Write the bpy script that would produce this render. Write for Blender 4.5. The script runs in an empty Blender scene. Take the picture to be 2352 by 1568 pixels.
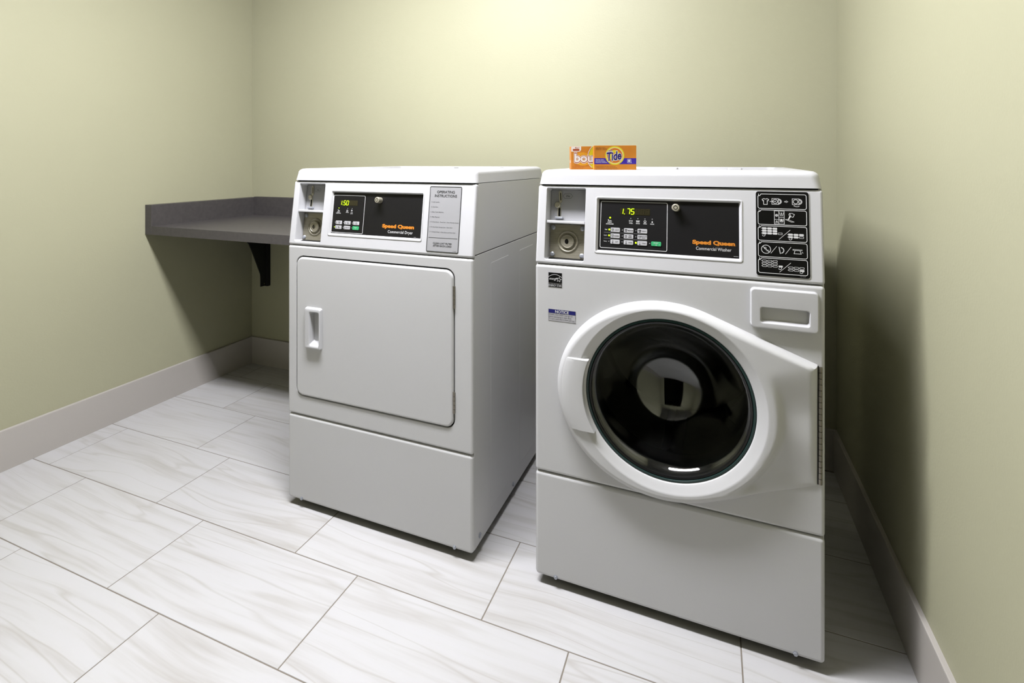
import bpy, bmesh, math, random
from mathutils import Vector, Matrix
from mathutils.geometry import tessellate_polygon, convex_hull_2d

# ------------------------------------------------------------------ camera
scene = bpy.context.scene
COL = scene.collection
F_PX, CX, CY = 1230.89, 1111.76, 374.20          # solved from the floor tile grid
cam_d = bpy.data.cameras.new('camera')
cam = bpy.data.objects.new('camera', cam_d)
COL.objects.link(cam)
cam.location = (1.06028, -2.15447, 1.15551)
cam.rotation_euler = (math.pi / 2, 0, 0.39896)
cam_d.sensor_width = 36.0
cam_d.lens = F_PX / 2352 * 36.0
cam_d.shift_x = (1176 - CX) / 2352
cam_d.shift_y = (CY - 784) / 2352
cam_d.clip_start = 0.02
scene.camera = cam

# ------------------------------------------------------------------ world, exposure
world = bpy.data.worlds.new('world')
scene.world = world
world.use_nodes = True
world.node_tree.nodes['Background'].inputs[0].default_value = (0.0, 0.0, 0.0, 1)
world.node_tree.nodes['Background'].inputs[1].default_value = 0.0
scene.view_settings.view_transform = 'Standard'
scene.view_settings.look = 'None'
scene.view_settings.gamma = 1.0
scene.view_settings.exposure = 2.75
scene.view_settings.use_curve_mapping = False
TUBE_POWER = 19.0                                  # emission of the ceiling tubes (the only light)
LIGHT_C = (0.14, -1.13, 2.44)                      # fixture centre on the ceiling

# room (baseboard faces on the floor, metres)
XL, XR = -1.3784, 1.4868
YBL, YBR = 0.1770, 0.2055                          # back wall, left and right end
BB_T, BB_H = 0.012, 0.153
CEIL = 2.44
YF = -2.75

# ------------------------------------------------------------------ helpers
def lin(c):
    c = c / 255.0
    return c / 12.92 if c <= 0.04045 else ((c + 0.055) / 1.055) ** 2.4

ALB = 0.52                                         # one overall reflectance scale; the exposure makes up for it
def rgb(r, g, b):
    return (lin(r) * ALB, lin(g) * ALB, lin(b) * ALB, 1.0)

MATS = {}
def mat(name, col, rough=0.5, metal=0.0, spec=0.5, emit=None, estr=0.0, coat=0.0, trans=0.0, ior=1.45):
    m = bpy.data.materials.new(name)
    m.use_nodes = True
    b = m.node_tree.nodes['Principled BSDF']
    b.inputs['Base Color'].default_value = col
    b.inputs['Roughness'].default_value = rough
    b.inputs['Metallic'].default_value = metal
    b.inputs['Specular IOR Level'].default_value = spec
    b.inputs['Coat Weight'].default_value = coat
    b.inputs['Transmission Weight'].default_value = trans
    b.inputs['IOR'].default_value = ior
    if emit:
        b.inputs['Emission Color'].default_value = emit
        b.inputs['Emission Strength'].default_value = estr
    MATS[name] = m
    return m

def nodes(m):
    t = m.node_tree
    return t, t.nodes, t.links, t.nodes['Principled BSDF']

def add_bump(m, scale, strength, dist=0.001, detail=2.0):
    t, N, L, b = nodes(m)
    tc = N.new('ShaderNodeTexCoord')
    nz = N.new('ShaderNodeTexNoise')
    nz.inputs['Scale'].default_value = scale
    nz.inputs['Detail'].default_value = detail
    bp = N.new('ShaderNodeBump')
    bp.inputs['Strength'].default_value = strength
    bp.inputs['Distance'].default_value = dist
    L.new(tc.outputs['Object'], nz.inputs['Vector'])
    L.new(nz.outputs['Fac'], bp.inputs['Height'])
    L.new(bp.outputs['Normal'], b.inputs['Normal'])

def tint(m, c1, c2, scale, stretch=(1, 1, 1)):
    """slow colour variation between two close colours"""
    t, N, L, b = nodes(m)
    tc = N.new('ShaderNodeTexCoord')
    mp = N.new('ShaderNodeMapping')
    mp.inputs['Scale'].default_value = stretch
    nz = N.new('ShaderNodeTexNoise')
    nz.inputs['Scale'].default_value = scale
    nz.inputs['Detail'].default_value = 4
    rp = N.new('ShaderNodeValToRGB')
    rp.color_ramp.elements[0].position = 0.35
    rp.color_ramp.elements[0].color = c1
    rp.color_ramp.elements[1].position = 0.65
    rp.color_ramp.elements[1].color = c2
    L.new(tc.outputs['Object'], mp.inputs['Vector'])
    L.new(mp.outputs['Vector'], nz.inputs['Vector'])
    L.new(nz.outputs['Fac'], rp.inputs['Fac'])
    L.new(rp.outputs['Color'], b.inputs['Base Color'])

# walls: olive green semi-gloss paint with roller texture
mat('wall_paint', rgb(206, 203, 172), 0.43, spec=0.20)
tint(MATS['wall_paint'], rgb(205, 203, 171), rgb(208, 206, 174), 1.3)
add_bump(MATS['wall_paint'], 170, 0.12, 0.002)
mat('trim_paint', rgb(218, 212, 204), 0.42)
add_bump(MATS['trim_paint'], 60, 0.03)
mat('ceiling_paint', rgb(190, 189, 186), 0.8)
add_bump(MATS['ceiling_paint'], 90, 0.1)
mat('grout', rgb(150, 141, 128), 0.9)
add_bump(MATS['grout'], 300, 0.3)
mat('white_enamel', rgb(238, 238, 238), 0.24, spec=0.5)
add_bump(MATS['white_enamel'], 240, 0.012)
mat('white_plastic', rgb(236, 236, 238), 0.34)
add_bump(MATS['white_plastic'], 500, 0.02)
mat('door_plastic', rgb(240, 240, 240), 0.36)
add_bump(MATS['door_plastic'], 420, 0.02)
mat('grey_paint', rgb(190, 190, 192), 0.45)
add_bump(MATS['grey_paint'], 500, 0.03)
mat('dark_gap', rgb(22, 22, 20), 0.8)
add_bump(MATS['dark_gap'], 100, 0.05)
mat('black_panel', rgb(26, 25, 26), 0.42, spec=0.35)
add_bump(MATS['black_panel'], 900, 0.03)
mat('black_gloss', rgb(7, 7, 7), 0.4, spec=0.25)
add_bump(MATS['black_gloss'], 900, 0.02)
mat('black_steel', rgb(9, 9, 9), 0.6)
add_bump(MATS['black_steel'], 300, 0.05)
mat('black_rubber', rgb(12, 12, 13), 0.35)
add_bump(MATS['black_rubber'], 120, 0.05)
mat('ink_white', rgb(252, 252, 252), 0.6)
mat('ink_grey', rgb(150, 150, 150), 0.6)
mat('ink_black', rgb(24, 24, 24), 0.6)
mat('ink_orange', rgb(244, 152, 40), 0.55)
mat('button_grey', rgb(214, 213, 216), 0.5)
mat('button_green', rgb(66, 196, 126), 0.45)
mat('led_green', rgb(190, 255, 10), 0.5, emit=(lin(190), 1.0, 0.003, 1), estr=0.22)
mat('led_off', rgb(150, 150, 150), 0.4)
mat('display_window', rgb(50, 46, 26), 0.3)
mat('display_segment_off', rgb(70, 64, 40), 0.4)
for k in ('ink_white', 'ink_grey', 'ink_black', 'ink_orange', 'button_grey', 'button_green', 'led_green', 'led_off', 'display_window', 'display_segment_off'):
    add_bump(MATS[k], 900, 0.01)
mat('label_silver', rgb(196, 196, 198), 0.42, metal=0.15)
add_bump(MATS['label_silver'], 900, 0.02)
mat('label_white', rgb(214, 213, 216), 0.5)
add_bump(MATS['label_white'], 900, 0.01)
mat('label_blue', rgb(22, 24, 120), 0.5)
add_bump(MATS['label_blue'], 900, 0.01)
mat('brushed_steel', rgb(196, 190, 170), 0.5, metal=0.75)
tint(MATS['brushed_steel'], rgb(186, 180, 160), rgb(204, 198, 180), 30, (1, 1, 14))
mat('chrome', rgb(205, 202, 194), 0.16, metal=1.0)
add_bump(MATS['chrome'], 200, 0.02)
mat('zinc', rgb(205, 209, 218), 0.35, metal=0.55)
add_bump(MATS['zinc'], 200, 0.02)
mat('lock_metal', rgb(226, 220, 198), 0.35, metal=0.5)
add_bump(MATS['lock_metal'], 200, 0.02)
mat('hinge_steel', rgb(176, 170, 158), 0.4, metal=0.9)
add_bump(MATS['hinge_steel'], 300, 0.05)
mat('drum_steel', rgb(150, 148, 140), 0.35, metal=1.0)
add_bump(MATS['drum_steel'], 60, 0.1)
mat('glass_edge', rgb(42, 68, 64), 0.2)
add_bump(MATS['glass_edge'], 50, 0.02)
def make_bowl_glass():
    m = mat('bowl_glass', rgb(205, 205, 208), 0.02)
    t, N, L, p = nodes(m)
    N.remove(p)
    out = N['Material Output']
    geo = N.new('ShaderNodeNewGeometry')
    ior = N.new('ShaderNodeMapRange')                    # same reflectance from either side of the wall
    ior.inputs['To Min'].default_value = 1.62; ior.inputs['To Max'].default_value = 1 / 1.62
    L.new(geo.outputs['Backfacing'], ior.inputs['Value'])
    fr = N.new('ShaderNodeFresnel'); L.new(ior.outputs[0], fr.inputs['IOR'])
    tr = N.new('ShaderNodeBsdfTransparent'); tr.inputs['Color'].default_value = (0.80, 0.81, 0.80, 1)
    gl = N.new('ShaderNodeBsdfGlossy'); gl.inputs['Color'].default_value = (1, 1, 1, 1); gl.inputs['Roughness'].default_value = 0.015
    mx = N.new('ShaderNodeMixShader')
    L.new(fr.outputs[0], mx.inputs[0]); L.new(tr.outputs[0], mx.inputs[1]); L.new(gl.outputs[0], mx.inputs[2])
    L.new(mx.outputs[0], out.inputs['Surface'])
make_bowl_glass()
mat('laminate', rgb(92, 88, 88), 0.42)
tint(MATS['laminate'], rgb(88, 84, 84), rgb(96, 92, 91), 60)
mat('carton_orange', rgb(222, 138, 36), 0.42)
tint(MATS['carton_orange'], rgb(216, 132, 32), rgb(226, 146, 42), 14)
mat('print_yellow', rgb(240, 222, 34), 0.45)
mat('print_pale', rgb(250, 240, 170), 0.45)
mat('print_gold', rgb(240, 170, 30), 0.45)
mat('print_orange', rgb(226, 122, 28), 0.45)
mat('print_navy', rgb(28, 12, 120), 0.45)
mat('print_violet', rgb(58, 28, 170), 0.45)
mat('print_white', rgb(250, 246, 240), 0.45)
mat('print_rust', rgb(178, 70, 14), 0.45)
mat('print_brown', rgb(110, 50, 14), 0.5)
for k in ('print_yellow', 'print_pale', 'print_gold', 'print_orange', 'print_navy', 'print_violet', 'print_white', 'print_rust', 'print_brown'):
    add_bump(MATS[k], 900, 0.01)
mat('tube_light', (1, 1, 1, 1), 0.5, emit=(0.95, 0.95, 1.01, 1), estr=TUBE_POWER)
add_bump(MATS['tube_light'], 10, 0.0)
mat('fixture_white', rgb(235, 235, 232), 0.4)
add_bump(MATS['fixture_white'], 100, 0.02)

def make_tile_material():
    m = mat('marble_tile', rgb(226, 224, 222), 0.33)
    t, N, L, b = nodes(m)
    tc = N.new('ShaderNodeTexCoord')
    oi = N.new('ShaderNodeObjectInfo')
    mul = N.new('ShaderNodeVectorMath'); mul.operation = 'SCALE'
    cmb = N.new('ShaderNodeCombineXYZ')
    L.new(oi.outputs['Random'], cmb.inputs[0]); L.new(oi.outputs['Random'], cmb.inputs[1]); L.new(oi.outputs['Random'], cmb.inputs[2])
    L.new(cmb.outputs[0], mul.inputs[0]); mul.inputs['Scale'].default_value = 37.0
    add = N.new('ShaderNodeVectorMath'); add.operation = 'ADD'
    L.new(tc.outputs['Object'], add.inputs[0]); L.new(mul.outputs[0], add.inputs[1])
    # gently bent bands running along the long side of the tile
    warp = N.new('ShaderNodeTexNoise'); warp.inputs['Scale'].default_value = 2.4; warp.inputs['Detail'].default_value = 0.6
    L.new(add.outputs[0], warp.inputs['Vector'])
    wadd = N.new('ShaderNodeVectorMath'); wadd.operation = 'MULTIPLY_ADD'
    L.new(warp.outputs['Color'], wadd.inputs[0]); wadd.inputs[1].default_value = (0.0, 0.075, 0.0)
    L.new(add.outputs[0], wadd.inputs[2])
    mp = N.new('ShaderNodeMapping'); mp.inputs['Scale'].default_value = (1.5, 24.0, 1.0); mp.inputs['Rotation'].default_value = (0, 0, 0.10)
    L.new(wadd.outputs[0], mp.inputs['Vector'])
    n1 = N.new('ShaderNodeTexNoise'); n1.inputs['Scale'].default_value = 1.5; n1.inputs['Detail'].default_value = 4; n1.inputs['Roughness'].default_value = 0.5
    L.new(mp.outputs[0], n1.inputs['Vector'])
    r1 = N.new('ShaderNodeValToRGB')
    e = r1.color_ramp.elements
    e[0].position = 0.28; e[0].color = rgb(213, 210, 205)
    e[1].position = 0.62; e[1].color = rgb(232, 231, 231)
    x = e.new(0.42); x.color = rgb(225, 223, 221)
    x = e.new(0.52); x.color = rgb(231, 230, 229)
    L.new(n1.outputs['Fac'], r1.inputs['Fac'])
    # thin veins where a second stretched noise crosses its middle value
    n2 = N.new('ShaderNodeTexNoise'); n2.inputs['Scale'].default_value = 0.9; n2.inputs['Detail'].default_value = 1.5
    mp2 = N.new('ShaderNodeMapping'); mp2.inputs['Scale'].default_value = (1.0, 13.0, 1.0); mp2.inputs['Rotation'].default_value = (0, 0, 0.12)
    mp2.inputs['Location'].default_value = (3, 7, 1)
    L.new(wadd.outputs[0], mp2.inputs['Vector']); L.new(mp2.outputs[0], n2.inputs['Vector'])
    r2 = N.new('ShaderNodeValToRGB')
    e = r2.color_ramp.elements
    e[0].position = 0.485; e[0].color = (0, 0, 0, 1)
    e[1].position = 0.515; e[1].color = (0, 0, 0, 1)
    x = e.new(0.5); x.color = (1, 1, 1, 1)
    L.new(n2.outputs['Fac'], r2.inputs['Fac'])
    n3 = N.new('ShaderNodeTexNoise'); n3.inputs['Scale'].default_value = 5
    L.new(add.outputs[0], n3.inputs['Vector'])
    mm = N.new('ShaderNodeMath'); mm.operation = 'MULTIPLY'
    L.new(r2.outputs['Color'], mm.inputs[0]); L.new(n3.outputs['Fac'], mm.inputs[1])
    mx = N.new('ShaderNodeMixRGB'); mx.blend_type = 'MIX'
    L.new(mm.outputs[0], mx.inputs['Fac']); L.new(r1.outputs['Color'], mx.inputs['Color1'])
    mx.inputs['Color2'].default_value = rgb(202, 197, 188)
    L.new(mx.outputs['Color'], b.inputs['Base Color'])
    bp = N.new('ShaderNodeBump'); bp.inputs['Strength'].default_value = 0.04; bp.inputs['Distance'].default_value = 0.002
    L.new(n1.outputs['Fac'], bp.inputs['Height']); L.new(bp.outputs['Normal'], b.inputs['Normal'])
make_tile_material()

class MB:
    """collects geometry for one mesh object; frame maps (u, v, h) to local xyz"""
    def __init__(self, frame=None):
        self.v, self.f, self.frame = [], [], frame or (lambda u, v, h: (u, v, h))
        self.sw = 1.0                              # stroke weight
    def pt(self, p):
        self.v.append(self.frame(*p)); return len(self.v) - 1
    def loop(self, pts):
        return [self.pt(p) for p in pts]
    def face(self, idx):
        self.f.append(tuple(idx))
    def bridge(self, a, b, closed=True):
        n = len(a)
        for i in range(n if closed else n - 1):
            j = (i + 1) % n
            self.f.append((a[i], a[j], b[j], b[i]))
    def loft(self, loops, cap0=False, cap1=True):
        ids = [self.loop(l) for l in loops]
        for a, b in zip(ids, ids[1:]):
            self.bridge(a, b)
        if cap0: self.face(ids[0][::-1])
        if cap1: self.face(ids[-1])
        return ids
    def fill(self, loops):
        """flat area bounded by the first loop, the others are holes (u, v, h lists)"""
        flat = [p for l in loops for p in l]
        ids = [self.pt(p) for p in flat]
        for t in tessellate_polygon([[Vector((p[0], p[1], 0)) for p in l] for l in loops]):
            self.f.append((ids[t[0]], ids[t[1]], ids[t[2]]))
    def box(self, u0, u1, v0, v1, h0, h1):
        a = self.loop([(u0, v0, h0), (u1, v0, h0), (u1, v1, h0), (u0, v1, h0)])
        b = self.loop([(u0, v0, h1), (u1, v0, h1), (u1, v1, h1), (u0, v1, h1)])
        self.bridge(a, b); self.face(a[::-1]); self.face(b)
    def rbox(self, u0, u1, v0, v1, h0, h1, r=0.002, e=0.001, n=3):
        """box with rounded outline and softened front edge"""
        self.loft([at(rr(u0, v0, u1, v1, r, n), h0), at(rr(u0, v0, u1, v1, r, n), h1 - e),
                   at(rr(u0 + e * .3, v0 + e * .3, u1 - e * .3, v1 - e * .3, max(r - e * .3, 1e-5), n), h1 - e * .3),
                   at(rr(u0 + e, v0 + e, u1 - e, v1 - e, max(r - e, 1e-5), n), h1)], cap0=True)
    def lathe(self, cu, cv, prof, n=32, cap0=False, cap1=True):
        self.loft([[(cu + r * math.cos(2 * math.pi * i / n), cv + r * math.sin(2 * math.pi * i / n), h) for i in range(n)] for r, h in prof], cap0, cap1)
    def stroke(self, pts, w, h, closed=False):
        n = len(pts); L, R = [], []; w = w * self.sw
        for i in range(n):
            if closed: a, b, c = pts[i - 1], pts[i], pts[(i + 1) % n]
            else: a, b, c = pts[max(i - 1, 0)], pts[i], pts[min(i + 1, n - 1)]
            d1 = Vector((b[0] - a[0], b[1] - a[1])); d2 = Vector((c[0] - b[0], c[1] - b[1]))
            if d1.length < 1e-9: d1 = d2
            if d2.length < 1e-9: d2 = d1
            d1.normalize(); d2.normalize()
            nn = Vector((-(d1 + d2)[1], (d1 + d2)[0]))
            if nn.length < 1e-6: nn = Vector((-d1[1], d1[0]))
            nn.normalize()
            k = w / 2 / max(0.35, nn.dot(Vector((-d1[1], d1[0]))))
            L.append((b[0] + nn[0] * k, b[1] + nn[1] * k, h)); R.append((b[0] - nn[0] * k, b[1] - nn[1] * k, h))
        self.bridge(self.loop(R), self.loop(L), closed)
    def poly(self, pts, h):
        self.fill([[(p[0], p[1], h) for p in pts]])
    def disc(self, cu, cv, r, h, n=24, ry=None):
        self.face(self.loop([(cu + r * math.cos(2 * math.pi * i / n), cv + (ry or r) * math.sin(2 * math.pi * i / n), h) for i in range(n)]))
    def ring(self, cu, cv, r, w, h, n=28, a0=0, a1=2 * math.pi, ry=None):
        full = a1 - a0 > 6.28
        k = n if full else n + 1
        self.stroke([(cu + r * math.cos(a0 + (a1 - a0) * i / n), cv + (ry or r) * math.sin(a0 + (a1 - a0) * i / n)) for i in range(k)], w, h, full)
    def text(self, s, u0, v0, width, cap, h, bold=0.0, shear=0.0, rot=0.0):
        """lettering: left end u0, baseline v0, exact width and capital height"""
        vs, fs, x0, x1 = glyphs(s, bold, shear)
        k = width / (x1 - x0); c, sn = math.cos(rot), math.sin(rot); base = len(self.v)
        for x, y in vs:
            a, b = (x - x0) * k, y * cap / CAPH
            self.v.append(self.frame(u0 + a * c - b * sn, v0 + a * sn + b * c, h))
        for f in fs: self.f.append(tuple(base + i for i in f))
    def tube(self, p, q, r, n=10):
        """round bar between two points in frame coordinates"""
        p, q = Vector(p), Vector(q); d = (q - p).normalized()
        a = d.orthogonal().normalized(); b = d.cross(a)
        self.loft([[tuple(c + (a * math.cos(t) + b * math.sin(t)) * r) for t in [2 * math.pi * i / n for i in range(n)]] for c in (p, q)], True, True)
    def build(self, name, m, parent=None, smooth=38, flip=None, wn=True):
        me = bpy.data.meshes.new(name)
        me.from_pydata(self.v, [], self.f)
        bm = bmesh.new(); bm.from_mesh(me)
        bmesh.ops.remove_doubles(bm, verts=bm.verts, dist=1e-6)
        bmesh.ops.recalc_face_normals(bm, faces=bm.faces)
        if flip is not None:                       # open sheets: make normals agree with a direction
            s = sum((f.normal.dot(Vector(flip)) * f.calc_area() for f in bm.faces))
            if s < 0: bmesh.ops.reverse_faces(bm, faces=bm.faces)
        bm.to_mesh(me); bm.free()
        me.materials.append(MATS[m])
        if smooth:
            me.shade_smooth(); me.set_sharp_from_angle(angle=math.radians(smooth))
        o = bpy.data.objects.new(name, me); COL.objects.link(o)
        if parent: o.parent = parent
        if smooth and wn:
            w = o.modifiers.new('weighted_normals', 'WEIGHTED_NORMAL'); w.keep_sharp = True; w.weight = 90
        return o

def rr(u0, v0, u1, v1, r, n=5):
    """rounded rectangle outline, counter-clockwise"""
    out = []
    for cu, cv, a in ((u1 - r, v0 + r, -90), (u1 - r, v1 - r, 0), (u0 + r, v1 - r, 90), (u0 + r, v0 + r, 180)):
        for i in range(n + 1):
            t = math.radians(a + 90 * i / n)
            out.append((cu + r * math.cos(t), cv + r * math.sin(t)))
    return out

def at(loop, h):
    return [(p[0], p[1], h) for p in loop]

_G = {}
def glyphs(s, bold, shear):
    key = (s, bold, shear)
    if key not in _G:
        cu = bpy.data.curves.new('lettering_source', 'FONT')
        cu.body = s; cu.offset = bold; cu.shear = shear; cu.resolution_u = 6 if bold >= .03 else 3; cu.fill_mode = 'FRONT'
        ob = bpy.data.objects.new('lettering_source', cu); COL.objects.link(ob)
        dg = bpy.context.evaluated_depsgraph_get()
        ev = ob.evaluated_get(dg); me = ev.to_mesh()
        vs = [(v.co.x, v.co.y) for v in me.vertices]; fs = [tuple(p.vertices) for p in me.polygons]
        ev.to_mesh_clear()
        bpy.data.objects.remove(ob); bpy.data.curves.remove(cu)
        xs = [v[0] for v in vs] or [0, 1]
        _G[key] = (vs, fs, min(xs), max(xs))
    return _G[key]
CAPH = 1.0
CAPH = max(v[1] for v in glyphs('H', 0, 0)[0])

def empty(name, loc, rz=0.0, label=None, cat=None, parent=None):
    o = bpy.data.objects.new(name, None); COL.objects.link(o)
    o.location = loc; o.rotation_euler = (0, 0, rz); o.empty_display_size = 0.05
    if parent: o.parent = parent
    if label: o['label'] = label
    if cat: o['category'] = cat
    return o

def tag(o, label, cat=None, kind=None, group=None):
    o['label'] = label
    if cat: o['category'] = cat
    if kind: o['kind'] = kind
    if group: o['group'] = group
    return o

def slab(pts, z0, z1):
    b = MB(); b.loft([[(x, y, z0) for x, y in pts], [(x, y, z1) for x, y in pts]], True, True)
    return b

# ------------------------------------------------------------------ room shell
WXL, WXR = XL - BB_T, XR + BB_T                    # wall faces
WBL, WBR = YBL + BB_T, YBR + BB_T
T = 0.10
floor = slab([(WXL - T, YF - T), (WXR + T, YF - T), (WXR + T, WBR + T), (WXL - T, WBR + T)], -0.06, -0.0010).build('floor', 'grout', smooth=0)
tag(floor, 'pale marble tile floor with thin grout lines', 'floor', 'structure')
w = slab([(WXL, WBL), (WXR, WBR), (WXR, WBR + T), (WXL, WBR + T)], -0.06, CEIL).build('wall_back', 'wall_paint', smooth=0)
tag(w, 'olive green painted wall behind the two machines', 'wall', 'structure')
w = slab([(WXL - T, YF - T), (WXL, YF - T), (WXL, WBR + T), (WXL - T, WBR + T)], -0.06, CEIL).build('wall_left', 'wall_paint', smooth=0)
tag(w, 'olive green painted wall on the counter side', 'wall', 'structure')
w = slab([(WXR, YF - T), (WXR + T, YF - T), (WXR + T, WBR + T), (WXR, WBR + T)], -0.06, CEIL).build('wall_right', 'wall_paint', smooth=0)
tag(w, 'olive green painted wall closest to the washer', 'wall', 'structure')
DX0, DX1, DZ = -0.10, 1.30, 2.06                   # unseen doorway behind the camera, added to cut bounce into the shadows
w = MB()
for x0, x1, z0, z1 in ((WXL, DX0, -0.06, CEIL), (DX1, WXR, -0.06, CEIL), (DX0, DX1, DZ, CEIL)): w.box(x0, x1, YF - T, YF, z0, z1)
w = w.build('wall_front', 'wall_paint', smooth=0)
tag(w, 'olive green painted wall behind the camera, with an added doorway that cuts bounced light', 'wall', 'structure')
w = slab([(WXL - T, YF - T), (WXR + T, YF - T), (WXR + T, WBR + T), (WXL - T, WBR + T)], CEIL, CEIL + 0.08).build('ceiling', 'ceiling_paint', smooth=0)
tag(w, 'white painted ceiling above the laundry room', 'ceiling', 'structure')

def baseboard(name, p, q, nrm, label):
    """square-edged board with an eased top edge; nrm points into the room"""
    p, q, nrm = Vector(p), Vector(q), Vector(nrm)
    prof = [(0.0, 0.0), (BB_T, 0.0), (BB_T, BB_H - 0.004), (BB_T - 0.0012, BB_H - 0.0012), (BB_T - 0.004, BB_H), (0.0, BB_H)]
    b = MB()
    b.loft([[(e[0] + nrm[0] * t, e[1] + nrm[1] * t, z) for t, z in prof] for e in (p, q)], True, True)
    o = b.build(name, 'trim_paint')
    tag(o, label, 'baseboard', 'structure')
baseboard('baseboard_left', (WXL, YF), (WXL, WBL), (1, 0), 'tall greige baseboard along the wall under the counter')
baseboard('baseboard_right', (WXR, YF), (WXR, WBR), (-1, 0), 'tall greige baseboard along the wall beside the washer')
dx, dy = WXR - WXL, WBR - WBL; ll = math.hypot(dx, dy)
baseboard('baseboard_back', (WXL + BB_T, WBL + BB_T * dy / dx), (WXR - BB_T, WBR - BB_T * dy / dx), (dy / ll, -dx / ll), 'tall greige baseboard along the wall behind the machines')

# floor tiles, each a piece of its own
TL, TW, GR = 0.6015, 0.3027, 0.0030
offs = {-1: -1.2800, 0: -1.0563, 1: -0.8548, 2: -1.2773, 3: -1.0522, 4: -0.8451, 5: -1.246, 6: -1.045, 7: -0.845, 8: -1.244}
tile_cache = {}
def tile_mesh(lx, ly):
    key = (round(lx, 4), round(ly, 4))
    if key not in tile_cache:
        b = MB(); e = 0.0007
        b.loft([at(rr(-lx / 2, -ly / 2, lx / 2, ly / 2, 0.0006, 1), -0.009), at(rr(-lx / 2, -ly / 2, lx / 2, ly / 2, 0.0006, 1), -e),
                at(rr(-lx / 2 + e, -ly / 2 + e, lx / 2 - e, ly / 2 - e, 0.0006, 1), 0.0)])
        me = bpy.data.meshes.new('tile')
        me.from_pydata(b.v, [], b.f); me.materials.append(MATS['marble_tile'])
        tile_cache[key] = me
    return tile_cache[key]
for row in range(-1, 9):
    y1 = -row * TW - GR / 2; y0 = y1 - TW + GR
    y1 = min(y1, WBL + 0.005); y0 = max(y0, YF + 0.001)
    if y1 - y0 < 0.01: continue
    for k in range(-3, 8):
        x0 = offs[row] + k * TL + GR / 2; x1 = x0 + TL - GR
        x0, x1 = max(x0, WXL + 0.001), min(x1, WXR - 0.001)
        if x1 - x0 < 0.01: continue
        o = bpy.data.objects.new('tile', tile_mesh(x1 - x0, y1 - y0)); COL.objects.link(o)
        o.parent = floor; o.location = ((x0 + x1) / 2, (y0 + y1) / 2, 0)

# ------------------------------------------------------------------ ceiling light
fx = empty('ceiling_light', LIGHT_C, 0, 'long white wrap-around strip light on the ceiling', 'ceiling light')
down = lambda u, v, h: (u, v, -h)
b = MB(down); b.rbox(-0.62, 0.62, -0.135, 0.135, 0.0, 0.022, 0.006, 0.003); b.build('housing', 'fixture_white', fx)
b = MB(down); b.loft([at(rr(-0.60, -0.115, 0.60, 0.115, 0.004, 1), 0.022), at(rr(-0.60, -0.115, 0.60, 0.115, 0.004, 1), 0.050), at(rr(-0.60, -0.085, 0.60, 0.085, 0.004, 1), 0.075)], False, True)
b.build('lens', 'tube_light', fx, smooth=0)
for x in (-0.608, 0.608):
    b = MB(down); b.rbox(min(x, x - math.copysign(.008, -x)) - .002, max(x, x - math.copysign(.008, -x)) + .002, -0.122, 0.122, 0.020, 0.050, 0.004, 0.002); b.build('end_cap', 'fixture_white', fx)

# ------------------------------------------------------------------ counter on the left
CT, CTH = 0.8600, 0.040
CY0, CX1 = -0.4500, -0.300
cnt = empty('wall_counter', (WXL, CY0, 0), 0, 'dark grey laminate folding counter with upstand in the corner', 'counter')
fr = lambda u, v, h: (u - WXL, v - CY0, h)
b = MB(fr); b.rbox(XL + .0322, CX1, CY0, WBL - .003, CT - CTH, CT, 0.001, 0.0008, 1); b.build('countertop', 'laminate', cnt)
b = MB(fr); b.rbox(WXL + .001, XL + 0.032, CY0, WBL - .003, CT - CTH, CT + 0.099, 0.001, 0.0012, 1); b.build('backsplash', 'laminate', cnt)
b = MB(fr); b.rbox(XL + 0.0325, CX1, WBL - .028, WBL - .001, CT + 0.0002, CT + 0.103, 0.001, 0.0012, 1); b.build('backsplash', 'laminate', cnt)
bx = -1.262
pts = [(0.168, 0.462), (0.168, CT - CTH - .0005), (-0.19, CT - CTH - .0005), (-0.19, CT - CTH - 0.03), (0.015, 0.742), (0.045, 0.712), (0.062, 0.678), (0.126, 0.533), (0.128, 0.515), (0.128, 0.462)]
b = MB(lambda u, v, h: (h - WXL, u - CY0, v)); b.fill([[(y + .0, z, bx - .003) for y, z in pts]]); b.fill([[(y, z, bx + .003) for y, z in pts]])
b.bridge(b.loop([(y, z, bx - .003) for y, z in pts]), b.loop([(y, z, bx + .003) for y, z in pts]))
br = b.build('bracket', 'black_steel', cnt, smooth=0)
b = MB(lambda u, v, h: (h - WXL, u - CY0, v)); b.box(0.166, 0.1885, 0.458, CT - CTH - .0005, bx - .012, bx + .012); b.build('wall_plate', 'black_steel', br, smooth=0)
b = MB(lambda u, v, h: (h - WXL, u - CY0, v)); b.tube((0.150, 0.475, bx + .003), (0.150, 0.475, bx + .005), .004); b.build('screw', 'chrome', br)

# ------------------------------------------------------------------ the two machines
Z0, Z1, Z2, Z3, ZT = 0.0245, 0.3100, 0.8790, 1.0960, 1.1365
DEP = 0.69
SL = math.hypot(0.030, 0.216); SY, SZ = 0.030 / SL, 0.216 / SL

def frames(wd):
    ox, oy = wd / 2, DEP / 2
    front = lambda u, v, h: (u - ox, -h - oy, v)                                   # u across, v up, h towards the viewer
    ctl = lambda u, s, h: (u - ox, s * SY - h * SZ - oy, Z2 + s * SZ + h * SY)     # leaning control face
    top = lambda u, v, h: (u - ox, v - oy, h)                                      # plan
    right = lambda y, z, h: (wd + h - ox, y - oy, z)
    left = lambda y, z, h: (-h - ox, y - oy, z)
    return front, ctl, top, right, left

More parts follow.
